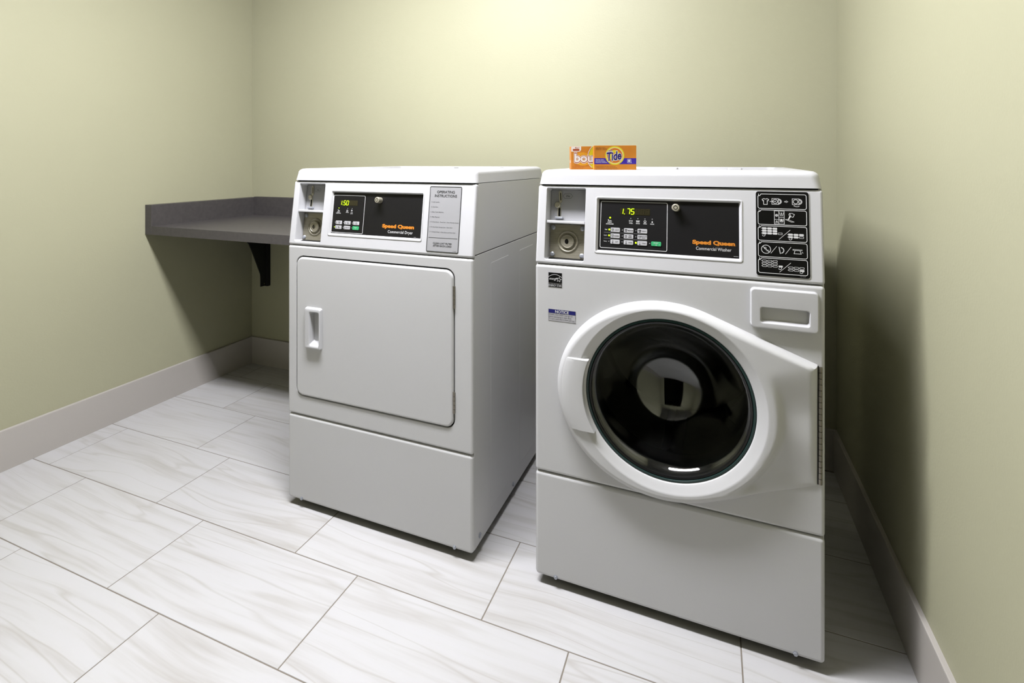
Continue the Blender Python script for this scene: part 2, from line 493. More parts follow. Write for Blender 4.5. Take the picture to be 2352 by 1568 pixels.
def pillow(b, u0, v0, u1, v1, r, thick, e, holes=(), n=5, steps=4, cap0=False):
    """panel with rounded corners and rounded front edge, front face at h = 0"""
    loops = [at(rr(u0, v0, u1, v1, r, n), -thick)]
    for i in range(steps + 1):
        t = math.pi / 2 * i / steps; k = e * (1 - math.cos(t))
        loops.append(at(rr(u0 + k, v0 + k, u1 - k, v1 - k, max(r - k, 0.0008), n), -e + e * math.sin(t)))
    k = e + 0.0006
    last = rr(u0 + k, v0 + k, u1 - k, v1 - k, max(r - k, 0.0008), n)
    loops.append(at(last, 0.0))
    b.loft(loops, cap0, cap1=False)
    b.fill([at(last, 0.0)] + [at(h, 0.0) for h in holes])

def circle(cu, cv, r, n=64):
    return [(cu + r * math.cos(2 * math.pi * i / n), cv + r * math.sin(2 * math.pi * i / n)) for i in range(n)]

def hex_screw(fr, u, v, parent, r=0.006):
    b = MB(fr); b.lathe(u, v, [(r * 1.25, -0.002), (r * 1.25, 0.0008), (r, 0.001), (r, 0.0038), (r * .8, 0.0046)], 6)
    b.build('screw', 'zinc', parent)

def seven_seg(b, u, s, w, hgt, segs, h, th, slant=0.12):
    """italic seven segment character: a top, b/c right, d bottom, e/f left, g middle"""
    P = {'a': ((0, 1), (1, 1)), 'b': ((1, 1), (1, .5)), 'c': ((1, .5), (1, 0)), 'd': ((0, 0), (1, 0)), 'e': ((0, .5), (0, 0)), 'f': ((0, 1), (0, .5)), 'g': ((0, .5), (1, .5))}
    for c in segs:
        (x0, y0), (x1, y1) = P[c]
        g = 0.06
        X0, Y0, X1, Y1 = x0 + (x1 - x0) * g, y0 + (y1 - y0) * g, x1 - (x1 - x0) * g, y1 - (y1 - y0) * g
        f = lambda x, y: (u + x * w + y * hgt * slant, s + y * hgt)
        b.stroke([f(X0, Y0), f(X1, Y1)], th, h)

def machine_base(name, loc, rz, wd, label, cat):
    root = empty(name, loc, rz, label, cat)
    front, ctl, top, right, left = frames(wd)
    # side walls, back, bottom tray
    for fr in (right, left):
        b = MB(fr)
        lo, hi = 0.0135, DEP - 0.03
        b.loft([[(lo, Z0 + .004, -0.012), (hi, Z0 + .004, -0.012), (hi, Z2, -0.012), (lo, Z2, -0.012)],
                [(lo, Z0 + .004, -0.0012), (hi, Z0 + .004, -0.0012), (hi, Z2 + .0052, -0.0012), (lo, Z2 + .0052, -0.0012)],
                [(lo + .001, Z0 + .005, -0.0002), (hi - .001, Z0 + .005, -0.0002), (hi - .001, Z2 + .0042, -0.0002), (lo + .001, Z2 + .0042, -0.0002)]], True, True)
        sp = b.build('side_panel', 'white_enamel', root)
        for (y0, y1) in ((0.1344, 0.2918), (0.400, 0.553)):
            b = MB(fr); o_ = rr(y0, 0.078, y1, 0.846, 0.006, 4); i_ = rr(y0 + .003, 0.081, y1 - .003, 0.843, 0.004, 4)
            b.loft([at(o_, -0.0004), at(i_, 0.0010)])
            b.build('embossed_field', 'white_enamel', sp)
        if fr is right:
            for y, z in ((0.0487, 0.0515), (0.3344, 0.0473)): hex_screw(fr, y, z, sp, 0.0065)
        b = MB(fr)                                   # upper side, front edge leaning with the control face
        y2, y3 = 0.0155, 0.0440
        b.loft([[(y2, Z2 + .0075, -0.012), (hi, Z2 + .0075, -0.012), (hi, Z3 - .001, -0.012), (y3, Z3 - .001, -0.012)],
                [(y2, Z2 + .0075, -0.0014), (hi, Z2 + .0075, -0.0014), (hi, Z3 - .001, -0.0014), (y3, Z3 - .001, -0.0014)],
                [(y2 + .001, Z2 + .0085, -0.0004), (hi - .001, Z2 + .0085, -0.0004), (hi - .001, Z3 - .002, -0.0004), (y3 + .001, Z3 - .002, -0.0004)]], True, True)
        b.build('upper_side_panel', 'white_enamel', root)
    b = MB(top); b.box(0.012, wd - 0.012, DEP - 0.034, DEP - 0.03, Z0 + .01, Z3); b.build('back_panel', 'grey_paint', root, smooth=0)
    b = MB(top); b.box(0.010, wd - 0.010, 0.022, DEP - 0.03, Z0 + .012, Z0 + .016); b.build('bottom_tray', 'dark_gap', root, smooth=0)
    b = MB(front); b.box(0.010, wd - 0.010, Z1 - .014, Z1 + .014, -0.030, -0.0115); b.build('seam_strip', 'dark_gap', root, smooth=0)
    b = MB(front); b.box(0.010, wd - 0.010, Z2 - .010, Z2 + .012, -0.040, -0.0125); b.build('seam_strip', 'dark_gap', root, smooth=0)
    b = MB(top); b.box(0.008, wd - 0.008, 0.040, DEP - 0.034, Z3 - .006, Z3 + .010); b.build('lid_seal', 'dark_gap', root, smooth=0)
    for u in (0.06, wd - 0.06):
        for y in (0.085, DEP - 0.09):
            b = MB(top); b.lathe(u, y, [(0.021, 0.0), (0.021, 0.008), (0.017, 0.011), (0.007, 0.012), (0.007, 0.045)], 16, True, True); b.build('levelling_foot', 'black_rubber', root)
    # lower panel with a tucked bottom edge
    b = MB(front); pillow(b, 0.0, Z0, wd, Z1 - .0012, 0.010, 0.0125, 0.0085); lp = b.build('lower_panel', 'white_enamel', root)
    for u in (0.0585, wd - 0.0585): hex_screw(front, u, Z0 + 0.0072, lp, 0.0048)
    # lid: rounded shell with a sunken pan
    b = MB(top); n = 6
    y0, y1, x0, x1 = 0.0270, DEP, 0.0005, wd - 0.0005
    loops = [[(p[0], p[1], Z3 + .0002) for p in rr(x0 + .004, y0 + .004, x1 - .004, y1 - .004, 0.014, n)],
             [(p[0], p[1], Z3 + .0006) for p in rr(x0, y0, x1, y1, 0.017, n)]]
    for i in range(6):
        t = math.pi / 2 * i / 5; k = 0.0035 + 0.0155 * (1 - math.cos(t))
        loops.append([(p[0], p[1], ZT - .0155 + .0155 * math.sin(t)) for p in rr(x0 + k, y0 + k, x1 - k, y1 - k, 0.022, n)])
    k = 0.020; loops.append([(p[0], p[1], ZT) for p in rr(x0 + k, y0 + k, x1 - k, y1 - k, 0.022, n)])
    px0, px1, py0, py1 = 0.048, wd - 0.048, 0.170, DEP - 0.045
    loops.append([(p[0], p[1], ZT) for p in rr(px0, py0, px1, py1, 0.022, n)])
    loops.append([(p[0], p[1], ZT - .002) for p in rr(px0 + .0012, py0 + .0012, px1 - .0012, py1 - .0012, 0.022, n)])
    loops.append([(p[0], p[1], ZT - .016) for p in rr(px0 + .0025, py0 + .0025, px1 - .0025, py1 - .0025, 0.022, n)])
    loops = loops[:2] + [[(x, y, z + .0050 * max(0.0, y - .06) / .63) for x, y, z in l] for l in loops[2:]]
    b.loft(loops, True, True)
    lid = b.build('lid', 'white_plastic', root)
    for u in (wd * 0.42, wd * 0.72):
        b = MB(top); b.rbox(u, u + 0.045, py1 - .060, py1 - .012, ZT - .0125, ZT + .0025, 0.006, 0.003); b.build('lid_pad', 'white_plastic', lid)
    return root, (front, ctl, top, right, left)

def coin_unit(ctl, cp):
    """recess with coin slide above and keyed coin drawer below"""
    D = -0.036
    o_ = rr(0.0245, 0.0120, 0.1352, 0.2115, 0.007, 4)
    b = MB(ctl)
    b.loft([at(o_, 0.0), at(rr(.0255, .0130, .1342, .2105, .006, 4), -0.0012), at(rr(.0262, .0140, .1335, .2098, .0055, 4), -0.006), at(rr(.0275, .0155, .1322, .2085, .005, 4), D)], False, True)
    b.build('coin_recess', 'white_plastic', cp, flip=None)
    b = MB(ctl); b.rbox(0.0268, 0.1330, 0.1125, 0.1205, D, -0.003, 0.001, 0.002, 2); b.build('recess_shelf', 'white_plastic', cp)
    D += 0.001
    b = MB(ctl); b.rbox(0.0290, 0.1310, 0.1215, 0.2075, D, D + .0015, 0.002, 0.0008); b.build('coin_plate', 'grey_paint', cp)
    h = D + .0016
    # slide: slot arm, pivot, return chute, cup
    b = MB(ctl); arm = [(.0505, .2000), (.0530, .2035), (.0565, .2035), (.0590, .2000), (.0612, .1740), (.0560, .1690), (.0505, .1650), (.0480, .1660), (.0535, .1740)]
    b.loft([at(arm, h), at(arm, h + .003)]); b.build('coin_slide', 'lock_metal', cp, smooth=30)
    b = MB(ctl); b.poly([(.0548, .1985), (.0570, .1985), (.0588, .1775), (.0566, .1775)], h + .0034); b.build('coin_slot', 'black_gloss', cp, smooth=0)
    b = MB(ctl); b.lathe(.0485, .1645, [(.0085, h), (.0085, h + .004), (.0075, h + .0055), (.0060, h + .006), (.0055, h + .005), (.002, h + .0048)], 20); b.build('slide_knob', 'lock_metal', cp)
    b = MB(ctl); b.rbox(.0488, .0588, .1305, .1580, h, h + .002, .003, .001); b.build('return_chute', 'lock_metal', cp)
    b = MB(ctl); b.poly(rr(.0515, .1330, .0575, .1560, .002, 3), h + .0024); b.build('chute_opening', 'black_gloss', cp, smooth=0)
    b = MB(ctl); b.rbox(.0430, .0665, .1255, .1315, h, h + .010, .003, .002); b.build('return_cup', 'zinc', cp)
    b = MB(ctl); hx = [(.0625, .1900), (.0680, .1965), (.0850, .1968), (.0905, .1903), (.0850, .1838), (.0680, .1835)]
    b.stroke(hx, .0006, h + .0004, True); b.text('25¢', .0715, .1880, .0115, .0044, h + .0004, .01); b.build('coin_lettering', 'ink_black', cp, smooth=0)
    # coin drawer face
    b = MB(ctl); b.rbox(.0300, .1302, .0180, .1110, D, D + .003, .002, .001); dr = b.build('coin_drawer', 'brushed_steel', cp)
    h = D + .003
    cu, cs = .0810, .0645
    b = MB(ctl); b.lathe(cu, cs, [(.0300, h - .0002), (.0292, h + .0022), (.0270, h + .0032), (.0245, h + .0020), (.0225, h + .0005), (.0200, h + .0005), (.0185, h + .0060), (.0165, h + .0068), (.0158, h + .0060), (.002, h + .0060)], 40)
    b.build('drawer_lock', 'brushed_steel', cp)
    b = MB(ctl); b.disc(cu - .0015, cs, .0052, h + .0064, 16, .0068); b.build('keyhole', 'black_gloss', cp, smooth=0)
    b = MB(ctl); b.poly([(cu - .0008, cs - .006), (cu + .0020, cs - .006), (cu + .0020, cs + .006), (cu - .0008, cs + .006)], h + .0068); b.build('keyway', 'chrome', cp, smooth=0)
    for u in (.0385, .1215):
        for s in (.0275, .1015):
            b = MB(ctl); b.lathe(u, s, [(.0068, h - .0002), (.0065, h + .0020), (.0048, h + .0036), (.002, h + .0042)], 16); b.build('drawer_bolt', 'zinc', cp)

def key_lock(ctl, cp, u, s):
    b = MB(ctl); b.lathe(u, s, [(.0094, -.006), (.0094, .012), (.0084, .0138), (.0078, .0142), (.002, .0142)], 32); b.build('key_lock', 'lock_metal', cp)
    b = MB(ctl); b.ring(u, s, .0044, .0012, .0146, 24); b.stroke([(u, s + .0035), (u, s + .0062)], .0012, .0146); b.build('lock_slot', 'black_gloss', cp, smooth=0)

def control_face(wd, front, ctl, root):
    """leaning fascia with a coin opening and a framed display opening; returns the part"""
    b = MB(ctl)
    s0, s1 = 0.0014, SL - 0.0014
    o1 = rr(0.0245, 0.0120, 0.1352, 0.2115, 0.007, 4)
    o2 = rr(0.1615, 0.0385, 0.5172, 0.1890, 0.006, 4)
    pillow(b, 0.0, s0, wd, s1, 0.0065, 0.0135, 0.0060, [o1, o2])
    cp = b.build('control_panel', 'white_plastic', root)
    b = MB(ctl)
    b.loft([at(o2, 0.0), at(rr(.1621, .0391, .5166, .1884, .0055, 4), .0010), at(rr(.1634, .0404, .5153, .1871, .005, 4), .0016), at(rr(.1655, .0425, .5132, .1850, .004, 4), .0010),
            at(rr(.1690, .0468, .5099, .1824, .0012, 4), -.0050), at(rr(.1700, .0478, .5089, .1818, .0010, 4), -.0056)], False, False)
    b.build('display_bezel', 'white_plastic', cp)
    b = MB(ctl); b.box(.1695, .5094, .0473, .1823, -.0080, -.0056); b.build('display_panel', 'black_panel', cp, smooth=0)
    return cp

# ---------- dryer
DW = 0.6898
ax = math.atan2(-.7429 + .7355, .4301 + .2597)
def base_loc(o, ang, wd):
    return (o[0] + math.cos(ang) * wd / 2 - math.sin(ang) * DEP / 2, o[1] + math.sin(ang) * wd / 2 + math.cos(ang) * DEP / 2, 0)
dry, (front, ctl, top, right, left) = machine_base('tumble_dryer', base_loc((-.2597, -.7355), ax, DW), ax, DW,
    'white coin-operated tumble dryer with a flat square door, next to the grey counter', 'dryer')
b = MB(front)
gap = rr(.0345, .3738, .6330, .8466, .030, 7)
pillow(b, 0.0, Z1 + .0012, DW, Z2 - .0012, 0.0075, 0.0125, 0.0065, [gap], n=5)
fp = b.build('front_panel', 'white_enamel', dry)
b = MB(front)
b.loft([at(gap, 0.0), at(rr(.0357, .3750, .6318, .8454, .029, 7), -.0010), at(rr(.0362, .3755, .6313, .8449, .0285, 7), -.0030), at(rr(.0362, .3755, .6313, .8449, .0285, 7), -.018)], False, False)
b.build('door_frame', 'white_enamel', fp)
b = MB(front); b.poly(rr(.0350, .3745, .6325, .8460, .0285, 7), -.016); b.build('door_seal', 'dark_gap', fp, smooth=0)
b = MB(lambda u, v, h: front(u, v, h + .004)); hand = rr(.0815, .5415, .1485, .6785, .006, 4)
pillow(b, .0392, .3790, .6280, .8412, .0262, .012, .0065, [hand], n=7)
door = b.build('door', 'white_enamel', dry)
b = MB(lambda u, v, h: front(u, v, h + .004))
b.loft([at(hand, 0.0), at(rr(.0822, .5420, .1480, .6778, .006, 4), .006), at(rr(.0840, .5440, .1468, .6755, .006, 4), .0105), at(rr(.0880, .5480, .1450, .6715, .006, 4), .0120),
        at(rr(.1020, .5530, .1432, .6665, .006, 4), .0115), at(rr(.1045, .5560, .1420, .6645, .006, 4), .0085), at(rr(.1075, .5660, .1405, .6610, .006, 4), -.010)], False, True)
b.build('door_handle', 'white_plastic', door)
for z0, z1 in ((.7295, .7955), (.4228, .4854)):
    hg = None
    for i in range(5):
        a0 = z0 + (z1 - z0) * i / 5; a1 = z0 + (z1 - z0) * (i + 1) / 5
        b = MB(front); b.tube((.6298, a0 + .0004, .0008), (.6298, a1 - .0004, .0008), .0040, 10); hg_ = b.build('hinge_knuckle', 'hinge_steel', door)
cp = control_face(DW, front, ctl, dry)
# the dryer's fascia sits a touch further left than the washer's: same layout
coin_unit(ctl, cp)
key_lock(ctl, cp, .3535, .1600)
H = -.0052
b = MB(ctl); b.stroke(rr(.1712, .0512, .2955, .1722, .0035, 4), .0014, H, True); b.build('panel_outline', 'ink_white', cp, smooth=0)
b = MB(ctl); b.poly(rr(.1975, .1395, .2675, .1570, .001, 2), H); b.build('display_window', 'display_window', cp, smooth=0)
b = MB(ctl)
seven_seg(b, .2040, .1410, .0062, .0138, 'ef', H + .0006, .0018); b.disc(.2095, .1412, .0011, H + .0006, 10)
seven_seg(b, .2118, .1410, .0072, .0138, 'afgcd', H + .0006, .0018)
seven_seg(b, .2228, .1410, .0080, .0138, 'abcdef', H + .0006, .0018)
b.build('display_digits', 'led_green', cp, smooth=0)
b = MB(ctl)
for u in (.2375, .2480, .2580): seven_seg(b, u, .1418, .0062, .0125, 'abcdefg', H + .0004, .0013)
b.build('unlit_digits', 'display_segment_off', cp, smooth=0)
def led(u, s, on, r=.0017):
    b = MB(ctl); b.lathe(u, s, [(r, H - .0002), (r * .9, H + .0006), (r * .4, H + .0009)], 12)
    b.build('indicator_light', 'led_green' if on else 'led_off', cp)
for u, s, on in ((.1947, .1304, 1), (.2298, .1301, 0), (.2476, .1299, 0), (.1841, .0835, 0), (.2183, .0834, 0), (.2525, .0835, 0), (.1834, .0682, 1), (.2178, .0679, 0), (.2520, .0679, 0)):
    led(u, s, on, .0014)
def button(u, s, green=False, wdt=.0250, hgt=.0115):
    b = MB(ctl); b.rbox(u, u + wdt, s - hgt, s, H - .0002, H + .0012, .0022, .0006, 3)
    return b.build('button', 'button_green' if green else 'button_grey', cp)
HB = H + .0015
bt = MB(ctl); bw = MB(ctl)
for (u, s, l1, l2) in ((.1872, .0892, 'HIGH', 'TEMP'), (.2215, .0892, 'LOW', 'TEMP'), (.2556, .0892, 'NO', 'HEAT'), (.1866, .0737, 'MED', 'TEMP'), (.2210, .0737, 'DELICATE', ''), (.2552, .0737, 'START', '')):
    button(u, s, l1 == 'START')
    if l1 == 'START':
        bw.text('START', u + .007, s - .0055, .011, .0026, HB); bw.ring(u + .0125, s - .0085, .0012, .0004, HB, 12)
        continue
    bt.stroke([(u + .0045, s - .009), (u + .0045, s - .0025)], .0011, HB); bt.disc(u + .0045, s - .0088, .0013, HB, 10)
    if l2:
        bt.text(l1, u + .0115, s - .0050, .0016 * len(l1) + .001, .0026, HB, .01); bt.text(l2, u + .0110, s - .0090, .0080, .0026, HB, .01)
    else: bt.text(l1, u + .0078, s - .0070, .0148, .0026, HB, .01)
bt.build('button_lettering', 'ink_black', cp, smooth=0)
bw.build('start_lettering', 'ink_white', cp, smooth=0); bw = MB(ctl)
bw.text('INSERT', .1885, .1162, .0110, .0026, H, .01); bw.text('COINS/CARD', .1843, .1122, .0196, .0026, H, .01)
bw.poly([(.1912, .1258), (.1938, .1242), (.1925, .1236), (.1942, .1222), (.1930, .1214), (.1914, .1228)], H); bw.stroke([(.1950, .1228), (.1985, .1222)], .0008, H); bw.stroke([(.1930, .1212), (.1990, .1205)], .0005, H)
bw.build('payment_lettering', 'ink_white', cp, smooth=0); bw = MB(ctl)
bw.text('DRYING', .2240, .1160, .0112, .0026, H, .01); bw.ring(.2288, .1225, .0030, .0008, H, 12); bw.ring(.2288, .1240, .0016, .0007, H, 10)
bw.text('COOL', .2425, .1160, .0088, .0026, H, .01); bw.text('DOWN', .2420, .1122, .0094, .0026, H, .01)
for a in range(3):
    t = a * math.pi / 3; bw.stroke([(.2466 - .0034 * math.cos(t), .1238 - .0034 * math.sin(t)), (.2466 + .0034 * math.cos(t), .1238 + .0034 * math.sin(t))], .0008, H)
bw.build('indicator_lettering', 'ink_white', cp, smooth=0); bw = MB(ctl)
bw.text('Commercial Dryer', .3905, .0592, .0905, .0085, H, .004)
bw.build('panel_lettering', 'ink_white', cp, smooth=0); bw = MB(ctl)
bw.text('510382', .4850, .0500, .0080, .0014, H)
bw.build('panel_number', 'ink_white', cp, smooth=0)
b = MB(ctl); b.text('Speed Queen', .3685, .0755, .1158, .0100, H, .058); b.build('brand_lettering', 'ink_orange', cp, smooth=0)
# instruction label
b = MB(ctl); b.loft([at(rr(.5348, .0118, .6425, .2078, .004, 4), -.0002), at(rr(.5348, .0118, .6425, .2078, .004, 4), .0010)]); lab = b.build('instruction_label', 'label_silver', dry, smooth=0)
lab['label'] = 'silver operating instructions label with black border'
H2 = .0014
b = MB(ctl); b.stroke(rr(.5360, .0130, .6413, .2066, .0034, 4), .0018, H2, True)
b.text('OPERATING', .5600, .1872, .0595, .0076, H2, .012); b.text('INSTRUCTIONS', .5528, .1755, .0745, .0076, H2, .012)
for s, wdt, tx in ((.1590, .0288, '1. Load Laundry'), (.1440, .0245, '2. Close Door'), (.1290, .0438, '3. Make Cycle Selection'), (.1142, .0316, '4. Make Payment'), (.0992, .0955, '5. To Start Dryer - Press Start - Door Must be Closed'),
                   (.0842, .0775, '6. To Stop Dryer During Cycle - Open Door'), (.0695, .0873, '7. To Restart Dryer - Close Door and Press Start')):
    b.text(tx, .5420, s, wdt, .0028, H2)
b.stroke([(.5405, .0536), (.6372, .0540)], .0009, H2)
b.text('CLEAN LINT FILTER', .5570, .0352, .0628, .0050, H2, .012); b.text('AFTER EACH LOAD', .5575, .0278, .0614, .0050, H2, .012)
b.text('514886', .6245, .0158, .0120, .0016, H2)
b.build('label_lettering', 'ink_black', lab, smooth=0)

# ---------- washer
WW = 0.6836
aw = math.atan2(-.7458 + .7372, 1.2995 - .6160)
wsh, (front, ctl, top, right, left) = machine_base('washing_machine', base_loc((.6160, -.7372), aw, WW), aw, WW,
    'white coin-operated front-load washing machine with a round glass door', 'washer')
GC = (.3450, .5680)
b = MB(front)
pillow(b, 0.0, Z1 + .0012, WW, Z2 - .0012, 0.0085, 0.0125, 0.0075, [circle(GC[0], GC[1], .203, 64)], n=5)
fp = b.build('front_panel', 'white_enamel', wsh)
# drum well behind the opening
b = MB(front); b.lathe(GC[0], GC[1], [(.203, 0.0), (.203, -.030), (.196, -.034), (.196, -.120), (.205, -.128), (.215, -.14)], 64, False, False); b.build('door_boot', 'black_rubber', fp)
b = MB(front); b.lathe(GC[0], GC[1], [(.205, -.14), (.250, -.145), (.252, -.48), (.24, -.50), (.02, -.51)], 64, False, True); drum = b.build('drum', 'drum_steel', wsh)
for k in range(3):
    t = 2 * math.pi * k / 3 + .5; c, s = math.cos(t), math.sin(t)
    b = MB(lambda a, r, h: front(GC[0] + r * c - a * s, GC[1] + r * s + a * c, h))
    b.loft([[(-.03, .249, h), (-.018, .215, h), (0, .200, h), (.018, .215, h), (.03, .249, h)] for h in (-.15, -.47)], True, True); b.build('drum_baffle', 'drum_steel', drum)

# door: ring moulding with a wedge running to the hinge
EC, EA, EB = (.3350, .5630), .2700, .2460
ell = [(EC[0] + EA * math.cos(2 * math.pi * i / 120), EC[1] + EB * math.sin(2 * math.pi * i / 120)) for i in range(120)]
allp = ell + [(.6680, .4270), (.6680, .7000)]
hull = [allp[i] for i in convex_hull_2d([Vector(p) for p in allp])]
def ray_poly(poly, c, t):
    d = Vector((math.cos(t), math.sin(t))); best = None
    for i in range(len(poly)):
        a, q = Vector(poly[i]) - Vector(c), Vector(poly[(i + 1) % len(poly)]) - Vector(c)
        e = q - a; den = d.x * e.y - d.y * e.x
        if abs(den) < 1e-12: continue
        r = (a.x * e.y - a.y * e.x) / den; k = (a.x * d.y - a.y * d.x) / den
        if r > 0 and -1e-9 <= k <= 1 + 1e-9: best = r if best is None else max(best, r)
    return best
def sstep(x): x = max(0.0, min(1.0, x)); return x * x * (3 - 2 * x)
def door_profile(t):
    re, ro = ray_poly(ell, GC, t), ray_poly(hull, GC, t)
    deg = math.degrees(math.atan2(math.sin(t), math.cos(t)))
    crest, sh = .0290, .0200
    hp = .0140
    if math.cos(t) > 0 and deg > 0: hp += (crest - hp) * sstep((deg - 2) / 24)
    elif math.cos(t) > 0: hp -= .0105 * sstep((-deg - 6) / 22)                    # lower wedge runs out flush
    kk = sstep((ro - re) / .030); hp = crest * (1 - kk) + hp * kk
    def h(r):
        if r < .2033: f = [(.2000, .0020), (.2003, .0140), (.2013, .0166), (.2033, .0180)]
        else: f = [(.2033, .0180), (.2205, .0272), (.2225, .0284), (.2250, crest), (9, crest)]
        v = crest
        for (r0, h0), (r1, h1) in zip(f, f[1:]):
            if r0 <= r <= r1: v = h0 + (h1 - h0) * (r - r0) / (r1 - r0); break
        p = v + (min(v, hp) - v) * sstep((r - re + .020) / .020)
        x = max(0.0, min(1.0, (r - ro + sh) / sh))
        return p * math.sqrt(max(0.0, 1 - x * x))
    fixed = [.2000, .2003, .2013, .2033, .2090, .2150, .2205, .2225, .2250]
    end = [ro - sh * q for q in (1.0, .85, .7, .55, .4, .28, .18, .1, .05, .02, 0.0)]
    m0, m1 = .2250, ro - sh
    mid = [m0 + (m1 - m0) * i / 17 for i in range(1, 17)]
    rs = fixed + mid + end
    return [(r, h(r)) for r in rs] + [(ro + 2e-5, -.001)]
NA = 200
b = MB(front)
angs = [2 * math.pi * i / NA for i in range(NA)]
for cnr in ((.6680, .4270), (.6680, .7000)): angs.append(math.atan2(cnr[1] - GC[1], cnr[0] - GC[0]) % (2 * math.pi))
angs.sort()
cols = [[b.pt((GC[0] + r * math.cos(t), GC[1] + r * math.sin(t), h)) for r, h in door_profile(t)] for t in angs]
for i in range(len(cols)):
    b.bridge(cols[i], cols[(i + 1) % len(cols)], False)
door = b.build('door', 'door_plastic', wsh, smooth=50, flip=(0, -1, 0), wn=False)
# raised grip on the left of the ring
b = MB(front)
def grip_t(v, r): return math.pi - math.asin(max(-1, min(1, (v - GC[1]) / r)))
rows = []
zs = [.4605 + (.6435 - .4605) * i / 20 for i in range(21)]
prof = []
for z in zs:
    xi = GC[0] - math.sqrt(.2045 ** 2 - (z - GC[1]) ** 2)
    q = (z - EC[1]) / EB; xo = EC[0] - EA * math.sqrt(max(0, 1 - q * q)) + .001
    L_ = xi - xo
    prof.append([(xi, z, .012), (xi, z, .0325), (xi - .0015, z, .0345), (xi - .010, z, .0354), (xi - L_ * .45, z, .0352), (xi - L_ * .72, z, .0318), (xi - L_ * .88, z, .0235), (xi - L_ * .96, z, .0140), (xo, z, .0)])
def shrink(p, dz, dh): return [(u, v + dz, max(h - dh, -.001)) for u, v, h in p]
prof = [shrink(prof[0], -.0012, .035), shrink(prof[0], -.0008, .0020)] + prof + [shrink(prof[-1], .0012, .0016), shrink(prof[-1], .0020, .0040), shrink(prof[-1], .0024, .035)]
ids = [b.loop(p) for p in prof]
for p, q in zip(ids, ids[1:]): b.bridge(p, q, False)
b.build('door_grip', 'door_plastic', door, smooth=45, flip=(0, -1, 0))
# glass
b = MB(front); b.lathe(GC[0], GC[1], [(.2010, .006), (.2004, .0130), (.1985, .0150), (.1945, .0150), (.1935, .0135), (.1935, .006)], 96, False, False); b.build('glass_rim', 'glass_edge', door)
b = MB(front); b.lathe(GC[0], GC[1], [(.1940, .004), (.1936, .0125), (.1918, .0138), (.1880, .0120), (.1868, .0060), (.1860, -.004)], 96, False, False); b.build('glass_gasket', 'black_rubber', door)
inner = [(.1885, .0090), (.1840, .0060), (.1750, -.0060), (.1630, -.0260), (.1500, -.0480), (.1350, -.0700), (.1180, -.0920)]
inner += [(r, -.1520 + .15 - math.sqrt(.15 ** 2 - r * r)) for r in (.108, .095, .084, .072, .060, .048, .036, .024, .012, .004)]
outer = [(max(r - .0005, .0) + .0045 * (1 if r > .15 else r / .15), h - .0048) for r, h in inner]
b = MB(front); b.lathe(GC[0], GC[1], list(reversed(outer)) + inner, 96, True, True); b.build('glass_bowl', 'bowl_glass', door, smooth=60, wn=False)
# hinge
b = MB(front); b.box(.6682, .6705, .4305, .6975, .0006, .0022); b.build('hinge_gap', 'black_gloss', door, smooth=0)
NK = 20
for i in range(NK):
    a0 = .4305 + (.6965 - .4305) * i / NK; a1 = .4305 + (.6965 - .4305) * (i + 1) / NK
    b = MB(front); b.tube((.6736, a0 + .0005, .0006), (.6736, a1 - .0005, .0006), .0043, 10); b.build('hinge_knuckle', 'hinge_steel', door)
# detergent drawer
b = MB(front)
n = 5
ro_ = lambda k, r: rr(.5316 + k, .7712 + k, .6705 - k, .8640 - k, r, n)
pk = lambda k: rr(.5520 + k, .7842 + k, .6530 - k, .8215 - k, .006, n)
b.loft([at(ro_(0, .0095), .0), at(ro_(0, .0095), .0085), at(ro_(.0008, .009), .0108), at(ro_(.0022, .008), .0122), at(ro_(.0036, .0072), .0126), at(pk(-.001), .0126), at(pk(.0006), .0116), at(pk(.0016), .0090)], False, False)
b.loft([at(pk(.0016), .0090), at(rr(.5590, .8020, .6495, .8200, .005, n), -.0260)], False, True)
b.build('detergent_drawer', 'white_plastic', wsh)
# control fascia
cp = control_face(WW, front, ctl, wsh)
coin_unit(ctl, cp)
key_lock(ctl, cp, .3648, .1648)
b = MB(ctl); b.stroke(rr(.1755, .0545, .3438, .1762, .0035, 4), .0014, H, True); b.build('panel_outline', 'ink_white', cp, smooth=0)
b = MB(ctl); b.poly(rr(.2258, .1430, .3015, .1598, .001, 2), H); b.build('display_window', 'display_window', cp, smooth=0)
b = MB(ctl)
seven_seg(b, .2330, .1448, .0062, .0140, 'ef', H + .0006, .0018); b.disc(.2372, .1450, .0012, H + .0006, 10)
seven_seg(b, .2430, .1448, .0070, .0140, 'abc', H + .0006, .0018)
seven_seg(b, .2534, .1448, .0074, .0140, 'afgcd', H + .0006, .0018)
b.build('display_digits', 'led_green', cp, smooth=0)
b = MB(ctl)
for u in (.2660, .2785, .2905): seven_seg(b, u, .1455, .0070, .0125, 'abcdefg', H + .0004, .0010)
b.build('unlit_digits', 'display_segment_off', cp, smooth=0)
for u, s in ((.2003, .1337), (.1988, .1025), (.1985, .0871), (.2676, .0716)): led(u, s, 1, .0024)
for u, s in ((.2537, .1336), (.2716, .1336), (.2894, .1337), (.3073, .1337), (.2329, .1025), (.2674, .1025), (.2329, .0869), (.2673, .0869), (.1983, .0714), (.2328, .0716), (.3019, .0718)): led(u, s, 0, .0016)
bt = MB(ctl); bw = MB(ctl)
def shirt(b, u, s, k, h, w):
    P = [(-.5, .35), (-.22, .5), (-.1, .42), (.1, .42), (.22, .5), (.5, .35), (.38, .1), (.27, .16), (.27, -.5), (-.27, -.5), (-.27, .16), (-.38, .1)]
    b.stroke([(u + x * k, s + y * k) for x, y in P], w, h, True)
words = [('LIGHT', 'MEDIUM', 'HEAVY'), ('NORMAL', 'PERM|PRESS', 'DELICATES|BULKY'), ('HOT', 'WARM', 'COLD')]
